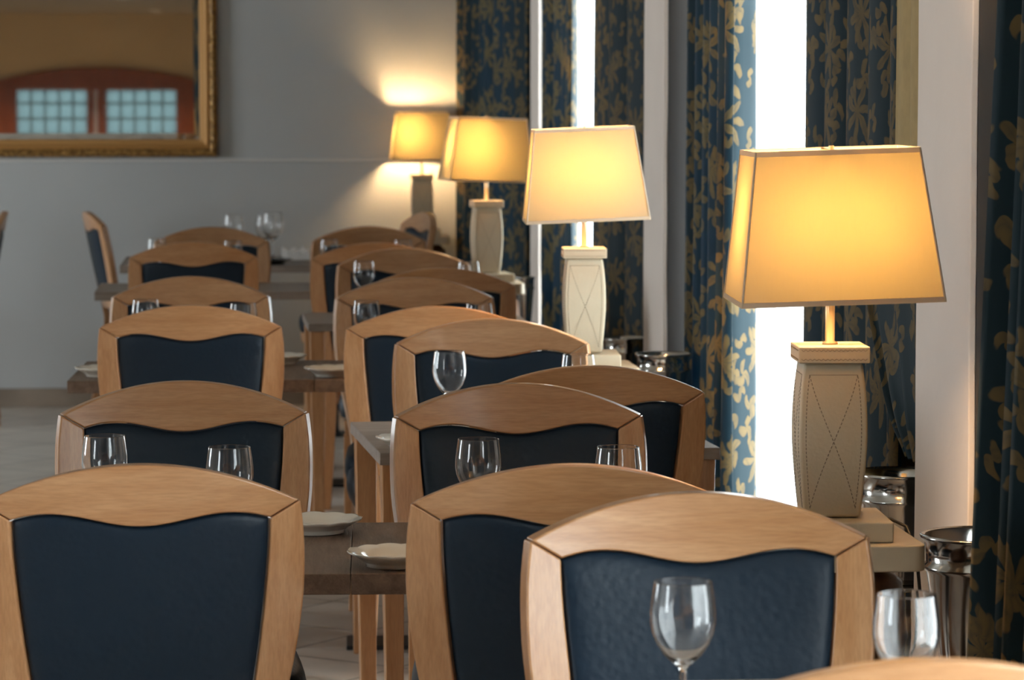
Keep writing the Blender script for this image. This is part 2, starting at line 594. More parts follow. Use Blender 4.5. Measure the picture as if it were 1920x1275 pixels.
# right wall: piers, lintels, window surrounds
PIERS = [(1.25, 1.68), (5.20, 5.62), (9.05, 9.50), (12.90, 13.26)]
bm = bmesh.new()
ops = RIGHT_OPEN
ys = [YF] + [v for o_ in ops for v in o_] + [YB + .1]
for i in range(0, len(ys), 2):       # the outer wall between the openings
    box(bm, 1.38, XO, ys[i], ys[i + 1], 0, HC)
for a, b in ops:
    box(bm, 1.38, XO, a, b, 2.35, HC)
    box(bm, 1.38, XO, a, b, 0, .12)
struct('wall_right', bm, M['pier_grey'])
for k, (a, b) in enumerate(PIERS):
    bm = bmesh.new(); box(bm, XW + .012, 1.38, a, b, 0, HC)
    struct('wall_right_pier_%d' % (k + 1), bm, M['pier_grey'])
    bm = bmesh.new()
    n = 60
    A = []; B = []
    random.seed(k)
    for i in range(n + 1):
        z = HC * i / n
        A.append((a + .003 * math.sin(z * 5 + k) + .0015 * math.sin(z * 17 + 2 * k), z))
        B.append((b + .003 * math.sin(z * 4 + 1 + k) + .0015 * math.sin(z * 19 + k), z))
    strip_solid(bm, A, B, lambda u, z, t: (XW + .006 + t, u, z), .012)
    struct('trim_%d' % (k + 2), bm, M['white_plaster'], bevel=.003)
bm = bmesh.new(); box(bm, XW, 1.38, YF, 1.25, 0, HC)
struct('wall_right_front', bm, M['grey_paint'])
# window joinery behind the sheers
for k, (a, b) in enumerate(RIGHT_OPEN):
    wroot = bpy.data.objects.new('window_%d' % (k + 1), None); COL.objects.link(wroot); wroot['kind'] = 'structure'
    bm = bmesh.new()
    for y in (a, (a + b) / 2 - .03, b - .06):
        box(bm, 1.50, 1.55, y, y + .06, .12, 2.35)
    for z in (.12, 1.6, 2.29):
        box(bm, 1.502, 1.548, a + .06, b - .06, z, z + .06)
    obj('window_frame', bm, M['white_frame'], wroot)

# left wall, its unseen windows added to supply daylight
bm = bmesh.new()
ys = [YF] + [v for o_ in LEFT_FILL_OPEN for v in o_] + [YB + .1]
for i in range(0, len(ys), 2):
    box(bm, XL - .25, XL, ys[i], ys[i + 1], 0, HC)
for a, b in LEFT_FILL_OPEN:
    box(bm, XL - .25, XL, a, b, 2.2, HC)
    box(bm, XL - .25, XL, a, b, 0, .7)
struct('wall_left', bm, M['grey_paint'])
for k, (a, b) in enumerate(LEFT_FILL_OPEN):
    wroot = bpy.data.objects.new('window_%d' % (k + 5), None); COL.objects.link(wroot); wroot['kind'] = 'structure'  # out-of-view window, added as a daylight source
    bm = bmesh.new()
    for y in (a, (a + b) / 2 - .03, b - .06):
        box(bm, XL - .15, XL - .1, y, y + .06, .7, 2.2)
    for z in (.7, 2.14):
        box(bm, XL - .148, XL - .102, a + .06, b - .06, z, z + .06)
    obj('window_frame', bm, M['white_frame'], wroot)

# rear wall (seen in the mirror) with an arched timber window and leaded panes
DV = 2 * (YB - .03) - YF            # virtual distance of the rear wall seen through the mirror
def rx(px): return (px - 450) * DV / F
def rz(py): return 1.5 - (py - 178) * DV / F
wx0, wx1 = rx(0), rx(378)
zs, zt = rz(152), rz(127)           # springing and crown of the arch
sill = .75
def arch(x, z0_=zs, z1_=zt, a=wx0, b=wx1):
    t = (x - (a + b) / 2) / ((b - a) / 2)
    return z0_ + (z1_ - z0_) * (1 - t * t)
sx0, sx1 = wx1 + .12, wx1 + .62      # stained glass light beside it
bm = bmesh.new()
box(bm, XL - .2, wx0, YF - .2, YF, 0, HC)
box(bm, wx0, wx1, YF - .2, YF, 0, sill)
box(bm, wx1, sx0, YF - .2, YF, 0, HC)
box(bm, sx0, sx1, YF - .2, YF, 0, sill); box(bm, sx0, sx1, YF - .2, YF, rz(158), HC)
box(bm, sx1, XO + .2, YF - .2, YF, 0, HC)
n = 24
A = [(wx0 + (wx1 - wx0) * i / n, arch(wx0 + (wx1 - wx0) * i / n)) for i in range(n + 1)]
strip_solid(bm, A, [(u, HC) for u, z in A], lambda u, z, t: (u, YF - .1 + t, z), .2)
struct('wall_front', bm, M['tan_paint'])
wroot = bpy.data.objects.new('window_8', None); COL.objects.link(wroot); wroot['kind'] = 'structure'
bm = bmesh.new()
fw = .15
A = [(wx0 + (wx1 - wx0) * i / n, arch(wx0 + (wx1 - wx0) * i / n)) for i in range(n + 1)]
B = [(u, rz(169)) for u, z in A]
strip_solid(bm, A, B, lambda u, z, t: (u, YF + t, z), .10)
zlow = sill
px_l, px_r = (rx(38), rx(167)), (rx(203), rx(332))
for a, b in ((wx0, px_l[0]), (px_l[1], rx(179)), (rx(187), px_r[0]), (px_r[1], wx1)):
    box(bm, a, b, YF - .05, YF + .05, zlow, rz(168))
box(bm, wx0, wx1, YF - .045, YF + .045, zlow, zlow + .1)
obj('window_frame', bm, M['window_wood'], wroot, bevel=.01)
bm = bmesh.new(); box(bm, rx(179), rx(187), YF - .03, YF + .03, zlow + .1, rz(150))
obj('mullion', bm, plain('painted_mullion', (.62, .60, .72), .5), wroot)  # pale strip: a reflection on the mullion put into its colour
for a, b in (px_l, px_r):
    bm = bmesh.new(); box(bm, a, b, YF - .012, YF - .006, zlow + .1, rz(168))
    pn = obj('pane', bm, M['leaded_pane'], wroot)
    bm = bmesh.new()
    for i in range(1, 5):
        x = a + (b - a) * i / 5; box(bm, x - .012, x + .012, YF - .006, YF, zlow + .1, rz(168))
    zz = rz(168) - .17
    while zz > zlow + .15:
        box(bm, a, b, YF - .0055, YF - .0005, zz - .012, zz + .012); zz -= .19
    obj('lead_bars', bm, plain('lead_came', (.10, .14, .15), .6), pn)
wroot = bpy.data.objects.new('window_9', None); COL.objects.link(wroot); wroot['kind'] = 'structure'
bm = bmesh.new(); box(bm, sx0 + .02, sx1 - .02, YF - .012, YF - .006, sill, rz(160))
obj('pane', bm, M['stained_pane'], wroot)
bm = bmesh.new()
box(bm, sx0, sx0 + .03, YF - .05, YF + .03, sill, rz(158)); box(bm, sx1 - .03, sx1, YF - .05, YF + .03, sill, rz(158))
box(bm, sx0, sx1, YF - .05, YF + .03, rz(160), rz(158) + .02)
obj('window_frame', bm, M['window_wood'], wroot)
portal('sky_portal', ((wx0 + sx1) / 2, YF - .3, 1.3), (PI / 2, 0, 0), sx1 - wx0, 1.3)

# ------------------------------------------------------------------ added fill lights in the ceiling (above and behind the camera, out of view)
FILL_DL = [(-1.0, -7.4), (-2.9, -7.4), (-1.2, -2.5), (-2.8, 6.0)]
proto = None
for i, (x, y) in enumerate(FILL_DL):
    lab = ['round recessed downlight in the ceiling nearest the rear window', 'round recessed downlight at the rear beside the left wall',
           'round recessed downlight over the near aisle', 'round recessed downlight over the middle of the aisle'][i]
    t = thing('downlight', lab, 'ceiling light', (x, y, HC), 0, 'recessed ceiling downlights')
    bm = bmesh.new(); lathe(bm, [(.05, 0), (.05, -.006), (.075, -.006), (.08, 0)], 32)
    obj('trim_ring', bm, M['white_frame'], t, smooth=True)
    bm = bmesh.new(); lathe(bm, [(0, -.002), (.05, -.002)], 32)
    obj('diffuser', bm, emis('downlight_diffuser', WARM, 12) if i == 0 else bpy.data.materials['downlight_diffuser'], t)
    lo = bpy.data.objects.new('downlight_beam', fill_spot_light(x, y, 110 if i < 2 else 70)); COL.objects.link(lo)
    lo.parent = t; lo.location = (0, 0, -.03)

# ------------------------------------------------------------------ mirror on the back wall
mr = thing('wall_mirror', 'large wall mirror in an ornate gilt frame reflecting an arched window', 'mirror')
xr = at_y(407, 150, YB).x; zb = at_y(200, 294, YB).z
xl, ztop = xr - 2.3, zb + 1.2
yf = YB - .002
mr.location = ((xl + xr) / 2, yf, zb)
ox, oy, oz = mr.location
fwid = .084
def frame_ring(x0, x1, z0_, z1_, prof, mats, name, mat, parent):
    """prof: list of (inset, depth) closed around; swept round a rectangle with mitred corners"""
    bm = bmesh.new()
    cs = []
    for sx, sz in ((0, 0), (1, 0), (1, 1), (0, 1)):
        ring = []
        for ins, dep in prof:
            x = x0 + ins if sx == 0 else x1 - ins
            z = z0_ + ins if sz == 0 else z1_ - ins
            ring.append(bm.verts.new((x - ox, yf - dep - oy, z - oz)))
        cs.append(ring)
    for i in range(4):
        a, b = cs[i], cs[(i + 1) % 4]
        for j in range(len(prof)):
            k = (j + 1) % len(prof)
            bm.faces.new((a[j], b[j], b[k], a[k]))
    return obj(name, bm, mat, parent)
frame_ring(xl, xr, zb, ztop, [(0, 0), (0, .03), (.006, .04), (.02, .046), (.034, .04), (.038, .03), (.038, 0)], None, 'frame_moulding', M['gold'], mr)
frame_ring(xl, xr, zb, ztop, [(.038, .0), (.038, .030), (.05, .036), (.062, .022), (.08, .018), (.084, .012), (.084, 0)], None, 'frame_inner', M['gold_plain'], mr)
frame_ring(xl, xr, zb, ztop, [(.084, .006), (.084, .008), (.112, .0125), (.112, .006)], None, 'glass_bevel', M['mirror'], mr)
bm = bmesh.new(); box(bm, xl + .112 - ox, xr - .112 - ox, yf - .0125 - oy, yf - .004 - oy, zb + .112 - oz, ztop - .112 - oz)
obj('mirror_glass', bm, M['mirror'], mr)

# ------------------------------------------------------------------ the dining chair
CH = .97
TAN = .24


def yc(z):
    if z >= .47:
        return .19 + TAN * (z - .47) - .05 * (z - .47) ** 2
    return .19 + .13 * (.47 - z)


def bfn(u, z, t):
    c = .53 * max(0.0, min(1.0, (z - .25) / .3))
    y = yc(z) - c * u * u
    nx, ny = 2 * c * u, 1.0
    l = math.hypot(nx, ny)
    return (u + t * nx / l, y + t * ny / l, z)


OUT = [(0, .195), (.22, .188), (.40, .184), (.50, .188), (.60, .205), (.68, .221), (.76, .232), (.82, .2345), (.87, .233), (.913, .228)]
INN = [(0, .165), (.22, .150), (.40, .140), (.50, .143), (.56, .150), (.65, .164), (.72, .173), (.80, .181), (.85, .1845), (.887, .1855)]


def open_top(u):
    a = abs(u)
    if a < .13:
        return CH - .092 + .0185 * (1 - math.cos(PI * a / .13)) / 2
    return CH - .0735 - .0095 * ((a - .13) / .0555) ** 2


def make_chair():
    t = thing('dining_chair', '', 'chair')
    W, P, LE = M['beech_rail'], M['beech_post'], M['navy_leather']
    n = 36
    TH = .030
    A = []; B = []
    for i in range(n + 1):
        s = -1 + 2 * i / n
        u = .2265 * s
        A.append((u, CH - .057 * s * s))
        ub = .1845 * s
        B.append((ub, open_top(ub) + .0005))
    bm = bmesh.new(); strip_solid(bm, A, B, bfn, TH)
    obj('top_rail', bm, W, t, bevel=.0035, segs=2, angle=50)
    for s in (-1, 1):
        A = []; B = []
        for i in range(41):
            q = i / 40
            zo = .913 * (1 - q); zi = .887 * (1 - q) if q < 1 else 0
            A.append((s * interp(OUT, zo), zo)); B.append((s * interp(INN, zi), zi))
        bm = bmesh.new(); strip_solid(bm, A, B, bfn, TH)
        obj('back_post', bm, P, t, bevel=.0035, segs=2, angle=50)
    A = [(u, .575) for u in [-.152 + .304 * i / 12 for i in range(13)]]
    B = [(u * .96, .53) for u, z in A]
    bm = bmesh.new(); strip_solid(bm, A, B, bfn, .026)
    obj('bottom_rail', bm, W, t, bevel=.003, angle=50)
    # upholstered back panel, padded to the front
    bm = bmesh.new()
    NI, NJ = 30, 26
    def grid(side):
        g = []
        for j in range(NJ + 1):
            row = []
            fj = j / NJ
            fj = .5 - .5 * math.cos(PI * fj)
            for i in range(NI + 1):
                fi = i / NI
                fi = .5 - .5 * math.cos(PI * fi)
                s = -1 + 2 * fi
                # iterate the height so that the edge follows the opening
                z = .578 + (CH - .09 - .578) * fj
                for _ in range(3):
                    u = s * (interp(INN, z) - .002)
                    z = .578 + (open_top(u) - .002 - .578) * fj
                e1 = 1 - abs(s) ** 14; e2 = 1 - abs(2 * fj - 1) ** 14
                puff = max(0, e1 * e2) ** .5
                broad = (1 - s * s) * (1 - (2 * fj - 1) ** 2)
                if side < 0:
                    tt = -(.008 + .011 * puff + .008 * broad)
                else:
                    tt = .004 + .009 * puff + .002 * broad
                row.append(bm.verts.new(bfn(u, z, tt)))
            g.append(row)
        for j in range(NJ):
            for i in range(NI):
                bm.faces.new((g[j][i], g[j][i + 1], g[j + 1][i + 1], g[j + 1][i]))
        return g
    a = grid(-1); b = grid(1)
    def border(g):
        return g[0] + [r[-1] for r in g[1:]] + list(reversed(g[-1][:-1])) + [r[0] for r in reversed(g[1:-1])]
    ba, bb = border(a), border(b)
    for i in range(len(ba)):
        k = (i + 1) % len(ba)
        bm.faces.new((ba[i], ba[k], bb[k], bb[i]))
    obj('back_panel', bm, LE, t, smooth=True)
    # seat
    bm = bmesh.new()
    def seat_out(z_in, rx_, ry_, y0, z):
        r = []
        for k in range(40):
            an = 2 * PI * k / 40
            c, s = math.cos(an), math.sin(an)
            e = 2 / 5
            x = rx_ * math.copysign(abs(c) ** e, c); y = ry_ * math.copysign(abs(s) ** e, s)
            x *= 1 - .10 * (y / ry_ + 1) / 2
            r.append(bm.verts.new((x, y0 + y, z)))
        return r
    prof = [(.86, .425), (.97, .430), (1.0, .455), (1.0, .475), (.975, .500), (.90, .515), (.6, .520), (.2, .521)]
    rings = [seat_out(0, .225 * k, .225 * k, -.045, z) for k, z in prof]
    for A_, B_ in zip(rings, rings[1:]):
        for k in range(40):
            l = (k + 1) % 40
            bm.faces.new((A_[k], A_[l], B_[l], B_[k]))
    bm.faces.new(rings[0]); bm.faces.new(rings[-1])
    obj('seat', bm, LE, t, smooth=True)
    bm = bmesh.new()
    taper(bm, (0, -.04, .375), (.195, .20), (0, -.04, .424), (.20, .205))
    obj('seat_frame', bm, W, t, bevel=.006)
    for s in (-1, 1):
        bm = bmesh.new()
        taper(bm, (s * .186, -.215, 0), (.013, .013), (s * .178, -.205, .375), (.022, .022))
        obj('leg', bm, P, t, bevel=.004)
    return t


chair0 = make_chair()
_first = [True]


def put(root, first, loc, rz_, label, group):
    if first[0]:
        first[0] = False
        root.location = loc; root.rotation_euler = (0, 0, rz_); root['label'] = label
        if group:
            root['group'] = group
        return root
    return dup(root, loc, rz_, label, group)


APEX = yc(CH)


def chair(px, py, facing, yaw, label, group, y=None):
    """px,py: pixel of the crest of the backrest. facing 'us' | 'away' | angle"""
    p = at_z(px, py, CH) if y is None else at_y(px, py, y)
    base = {'us': 0.0, 'away': PI}.get(facing, facing)
    a = base + math.radians(yaw)
    # local (0, APEX) -> world
    off = Vector((-math.sin(a) * APEX, math.cos(a) * APEX))
    return put(chair0, _first, (p.x - off.x, p.y - off.y, 0), a, label, group)


G = 'beech dining chairs with navy leather panels around the tables'
C = {}
def ch(k, *a, y=None):
    C[k] = chair(*a, G, y=y)
ch('L1', 262, 870, 'away', 0, 'nearest chair at the left, cut by the frame edge, its navy back to the viewer')
ch('M1', 1072, 870, 'away', 0, 'beech chair half hidden behind the big blue-backed chair in the foreground')
ch('L2', 345, 714, 'us', 0, 'second chair in the left row, black panel behind two stemmed glasses')
ch('M2', 969, 718, 'us', 0, 'chair with orange-brown rail and black panel behind two glasses in the centre')
ch('L3', 357, 572, 'away', 0, 'third chair in the left row, pale rail over a broad navy panel')
ch('M3', 822, 574, 'away', 0, 'chair half hidden behind the pale glossy chair, third from the front in the middle row')
ch('L4', 358, 518, 'us', 0, 'fourth chair in the left row, orange rail, two glasses standing before it')
ch('M4', 776, 530, 'us', 0, 'chair with orange rail behind a glass, in front of the brown-railed chair', y=9.3)
ch('L5', 362, 453, 'away', 0, 'fifth chair in the left row, pale rail with a strip of navy panel')
ch('M5', 705, 455, 'away', 0, 'pale-railed chair with left post and navy strip, fifth in the middle row')
ch('L6', 397, 428, 'us', 0, 'furthest chair of the left row, only its brown crest showing over the chair before it', y=12.95)
ch('M6', 691, 428, 'us', 0, 'furthest chair of the middle row, only its brown crest showing, two glass rims before it', y=12.95)
ch('R0', 1745, 1236, 'away', 0, 'nearest chair of all, only its crest showing at the bottom right corner')
ch('R1', 1303, 922, 'us', -1.5, 'large foreground beech chair with navy dimpled panel behind a wine glass')
ch('R2', 1108, 685, 'away', 2, 'brown-railed chair right of centre with black leather, partly behind the chair with two glasses')
ch('R3', 922, 597, 'us', -3, 'pale glossy chair with bright blue panel and a wine glass before it, right of centre')
ch('R4', 828, 502, 'away', 2, 'brown-railed chair whose right shoulder shows left of the second lamp base')
ch('R5', 757, 465, 'us', -3, 'pale chair with white left post behind a single bright wine glass')
ch('S1', 163, 392, math.radians(90), 12, 'chair seen edge-on at the left end of the far table', y=14.7)
ch('S2', 800, 384, math.radians(-90), 14, 'chair seen edge-on at the right end of the far table, under the furthest lamp', y=14.5)
ch('S3', 10, 388, math.radians(-90), 4, 'chair seen edge-on against the blue-grey wall at the left edge of the frame', y=14.8)

# ------------------------------------------------------------------ tables
TZ = .76


def slab(bm, hw, hd, z0_, z1_, rough_edge=0.0):
    box(bm, -hw, hw, -hd, hd, z0_, z1_)


def leg_table(px_ctr_x, y0, depth, width, yaw, mat, label, group=None):
    t = thing('dining_table', label, 'table', (px_ctr_x, y0 + depth / 2, 0), math.radians(yaw), group)
    bm = bmesh.new(); slab(bm, width / 2, depth / 2, TZ - .026, TZ)
    obj('tabletop', bm, mat, t, bevel=.002)
    for sx in (-1, 1):
        for sy in (-1, 1):
            bm = bmesh.new()
            taper(bm, (sx * (width / 2 - .035), sy * (depth / 2 - .045), 0), (.016, .016),
                  (sx * (width / 2 - .03), sy * (depth / 2 - .04), TZ - .026), (.024, .024))
            obj('leg', bm, M['beech_post'], t, bevel=.003)
    return t


def pedestal_table(xc, y0, depth, width, yaw, mat, label, plate_y, plate_d, seam, thick=.033, group=None):
    ya = math.radians(yaw)
    sd = 1 if xc >= seam else -1
    ux, uy = sd * width / 2 + sd * .0005, depth / 2
    t = thing('dining_table', label, 'table', (seam + ux * math.cos(ya) - uy * math.sin(ya), y0 + ux * math.sin(ya) + uy * math.cos(ya), 0), ya, group)
    bm = bmesh.new()
    nb = 6
    pl = width / nb
    for k in range(nb):
        g = .0006 if k < nb - 1 else 0
        box(bm, -width / 2 + k * pl, -width / 2 + (k + 1) * pl - g, -depth / 2 + random.uniform(0, .002), depth / 2, TZ - thick, TZ + random.uniform(-.0006, .0001))
    obj('tabletop', bm, mat, t, bevel=.0015)
    py = plate_y - t.location.y
    bm = bmesh.new(); box(bm, -.24, .24, py - plate_d / 2, py + plate_d / 2, 0, .012)
    obj('base_plate', bm, M['dark_steel'], t, bevel=.003)
    bm = bmesh.new(); box(bm, -.03, .03, py - .02, py + .02, .012, TZ - thick)
    obj('column', bm, M['dark_steel'], t, bevel=.003)
    return t


def front_leg_y(c, s):
    return C[c].location.y + s * .215


def mid(a, b):
    ya = max(front_leg_y(k, 1) for k in a.split()); yb = min(front_leg_y(k, -1) for k in b.split())
    return (ya + yb) / 2, max(.07, (yb - ya) - .08)


m, d = mid('L1 M1', 'L2 M2')
SEAM1 = at_z(657.5, 1076, TZ)
T1y = SEAM1.y
print('T1y', T1y, 'plate', m, d, {k: (round(v.location.x, 3), round(v.location.y, 3)) for k, v in C.items()})
pedestal_table(SEAM1.x - .332, T1y, .60, .66, -2.3, M['table_brown'], 'nearest rustic brown dining table in the left row, carrying two glasses', m, d, SEAM1.x)
pedestal_table(SEAM1.x + .332, T1y, .60, .66, -2.3, M['table_brown'], 'rustic brown table butted to the nearest left one, behind the foreground chairs', m, d, SEAM1.x)
SEAM2 = at_z(589, 712, TZ)
m, d = mid('L3', 'L4')
m2, d2 = mid('M3', 'M4')
pedestal_table(SEAM2.x - .322, SEAM2.y, .62, .64, -2, M['table_brown'], 'dark brown table behind the third left chair, plate on its left end', m, d, SEAM2.x)
pedestal_table(SEAM2.x + .322, SEAM2.y, .62, .64, -2, M['table_brown'], 'dark brown table behind the third chair of the middle row, above a black floor plate', m2, d2, SEAM2.x)
E3 = at_z(177, 548, TZ)
m, d = mid('L5 M5', 'L6 M6')
pedestal_table(E3.x + .345, E3.y, .58, .69, 0, M['table_grey'], 'greyish table in the third row, its left end showing beside the edge-on chair', m, d, E3.x + .69)
pedestal_table(E3.x + 1.04, E3.y, .58, .69, 0, M['table_grey'], 'greyish table in the third row, right half of the pair', m, d, E3.x + .69)
NL = at_z(688.5, 848, TZ); FLc = at_z(646.6, 789, TZ)
leg_table(NL.x + .365, NL.y + .005, .64, .72, 3.5, M['table_grey'], 'grey-brown wooden table on square legs with a corner jutting left, in the centre')
N2 = at_z(572, 607, TZ)
leg_table(N2.x + .365, N2.y, .54, .72, 1, M['table_grey'], 'small grey table corner showing between the middle row chairs further back')
leg_table(.66, 3.32, .66, .74, 0, M['table_grey'], 'wooden table hidden in front of the big foreground chair, bearing two large glasses')
T4 = pedestal_table(-.17, 13.95, .85, .72, 0, M['table_grey'], 'far table by the back wall with tall glasses and folded napkins', 14.08, .14, .195)
pedestal_table(.56, 13.95, .85, .40, 0, M['table_grey'], 'far table by the back wall, its right half next to the furthest lamp', 14.08, .14, .195)

# ------------------------------------------------------------------ glassware
GH = .178


def make_glass():
    t = thing('wine_glass', '', 'glass')
    outer = [(.0, .002), (.032, .002), (.033, .0035), (.012, .007), (.0045, .012), (.0038, .03), (.0038, .070), (.0050, .077), (.012, .0830), (.022, .0925),
             (.0305, .105), (.0358, .118), (.0382, .131), (.0380, .144), (.0363, .159), (.0348, .1690), (.0337, .1770), (.0335, .1777)]
    t_ = .0011
    inner = [(.0331, GH + .0001), (.0327, .1777), (.0329, .1770), (.0340, .1690), (.0354, .159), (.0371, .144), (.0373, .131), (.0349, .1185), (.0295, .1062), (.021, .0945), (.011, .0862), (.004, .0832), (0, .0828)]
    bm = bmesh.new(); lathe(bm, [(0, 0), (.032, 0)] + outer[2:] + inner, 48)
    obj('glass_body', bm, M['glass'], t, smooth=True)
    return t


glass0 = make_glass(); gfirst = [True]
GG = 'clear stemmed wine glasses on the tables'


def glass(px, py, label, sc=1.0, grp=GG):
    p = at_z(px, py, TZ + GH * sc)
    g = put(glass0, gfirst, (p.x, p.y, TZ + .0005), random.uniform(0, 6), label, grp)
    g.scale = (sc, sc, sc)
    return g


glass(1281, 1091, 'large wine glass in front of the foreground navy chair panel', 1.0)
glass(1700, 1114, 'large wine glass at the bottom right beside the foreground chair')
glass(196, 817, 'left of the two glasses before the second chair in the left row')
glass(430, 838, 'right of the two glasses before the second chair in the left row')
glass(897, 823, 'left of the two glasses before the orange-brown centre chair')
glass(1159, 838, 'right of the two glasses before the orange-brown centre chair')
glass(843, 659, 'wine glass standing before the bright blue chair panel')
glass(1084, 665, 'wine glass rim peeping over the brown chair rail, right of the bright blue panel')
glass(273, 562, 'left glass rim above the third chair of the left row')
glass(456, 569, 'right glass rim above the third chair of the left row')
glass(687, 564, 'wine glass over the left shoulder of the third middle chair')
glass(898, 569, 'glass rim at the right end of the orange middle-row rail')
glass(682, 490, 'bright single wine glass before the pale chair with white post')
glass(878, 491, 'glass rim over the crest of the brown rail left of the second lamp')
glass(294, 447, 'left faint glass rim above the fifth left chair')
glass(436, 452, 'right faint glass rim above the fifth left chair')
glass(617, 449, 'faint glass rim above the pale fifth middle chair, left one')
glass(755, 450, 'faint glass rim above the pale fifth middle chair, right one')
glass(437, 402, 'tall wine glass on the far table, just over the furthest left chair', 1.2, 'tall glasses on the far table')
glass(497, 404, 'tall wine glass on the far table, middle of the three', 1.15, 'tall glasses on the far table')
glass(511, 398, 'tallest wine glass on the far table near the napkins', 1.25, 'tall glasses on the far table')


# ------------------------------------------------------------------ plates
def make_plate():
    t = thing('plate', '', 'plate')
    bm = bmesh.new()
    prof = [(0, .0075), (.055, .0075), (.062, .010), (.070, .0155), (.080, .0190), (.092, .0225), (.0945, .0230), (.0935, .0205), (.080, .0155), (.066, .008), (.060, .0045), (.059, 0), (.053, 0), (.052, .003), (0, .003)]
    n = 96
    rings = []
    for r, z in prof:
        if r == 0:
            rings.append([bm.verts.new((0, 0, z))]); continue
        ring = []
        for k in range(n):
            an = 2 * PI * k / n
            wv = max(0, (r - .062) / .033)
            s = math.sin(an * 8)
            rr = r * (1 + .030 * wv * (abs(math.cos(an * 6)) - .5))
            zz = z + .0016 * wv * (abs(math.cos(an * 6)) - .5)
            ring.append(bm.verts.new((rr * math.cos(an), rr * math.sin(an), zz)))
        rings.append(ring)
    for a, b in zip(rings, rings[1:]):
        for k in range(n):
            l = (k + 1) % n
            if len(a) == 1:
                bm.faces.new((a[0], b[l], b[k]))
            elif len(b) == 1:
                bm.faces.new((a[k], a[l], b[0]))
            else:
                bm.faces.new((a[k], a[l], b[l], b[k]))
    o = obj('plate_body', bm, M['porcelain'], t, smooth=True)
    return t


plate0 = make_plate(); pfirst = [True]


def plate(px, py, label, grp='cream scalloped side plates'):
    p = at_z(px, py, TZ + .022)
    q = put(plate0, pfirst, (p.x, p.y, TZ + .0008), random.uniform(0, 6), label, grp)
    q.scale = (.83, .83, 1.05)
    return q


plate(592, 974, 'cream scalloped plate on the nearest left table, right of the navy chair back')
plate(744, 1035, 'cream scalloped plate left of the second foreground chair, nearest of the plates')
plate(196, 690, 'cream plate on the left end of the second row table')
plate(522, 667, 'cream plate behind the third left chair, peeping out at its right')
plate(625, 690, 'cream plate on the second row table beside the third middle chair')
plate(774, 820, 'cream plate on the grey centre table, mostly behind the orange-brown chair')
pl = plate(500, 500, 'dark plate lying on the far table below the tall glasses', 'dark plate')
pl.scale = (1.1, 1.1, 1)
for c_ in pl.children:
    c_.data = c_.data.copy(); c_.data.materials[0] = M['dark_glaze']
pl.location = (.12, 14.06, TZ + .0008)


# folded napkins on far table
def napkin(x, y, z, w_, label):
    bm = bmesh.new()
    n = 26
    A = []; B = []
    for i in range(n + 1):
        s = i / n
        u = (s - .5) * w_
        A.append((u, .036 + .008 * math.sin(s * 19) + .004 * math.sin(s * 43)))
        B.append((u, 0.0))
    strip_solid(bm, A, B, lambda u, zz, t: (u, t, zz), .09)
    o = obj('napkin', bm, M['napkin'], None, smooth=False, bevel=.003)
    o.location = (x, y, z)
    tag(o, label, 'napkin', 'folded napkins on the far table')
    return o


p = at_z(556, 474, TZ)
napkin(p.x, 14.42, TZ + .001, .125, 'white folded napkin on the far table, lower one near the tall glasses')
napkin(p.x - .01, 14.68, TZ + .001, .13, 'pinkish white folded napkin on the far table, upper one beside the wall')


# ------------------------------------------------------------------ lamps and their consoles
CZ = .828


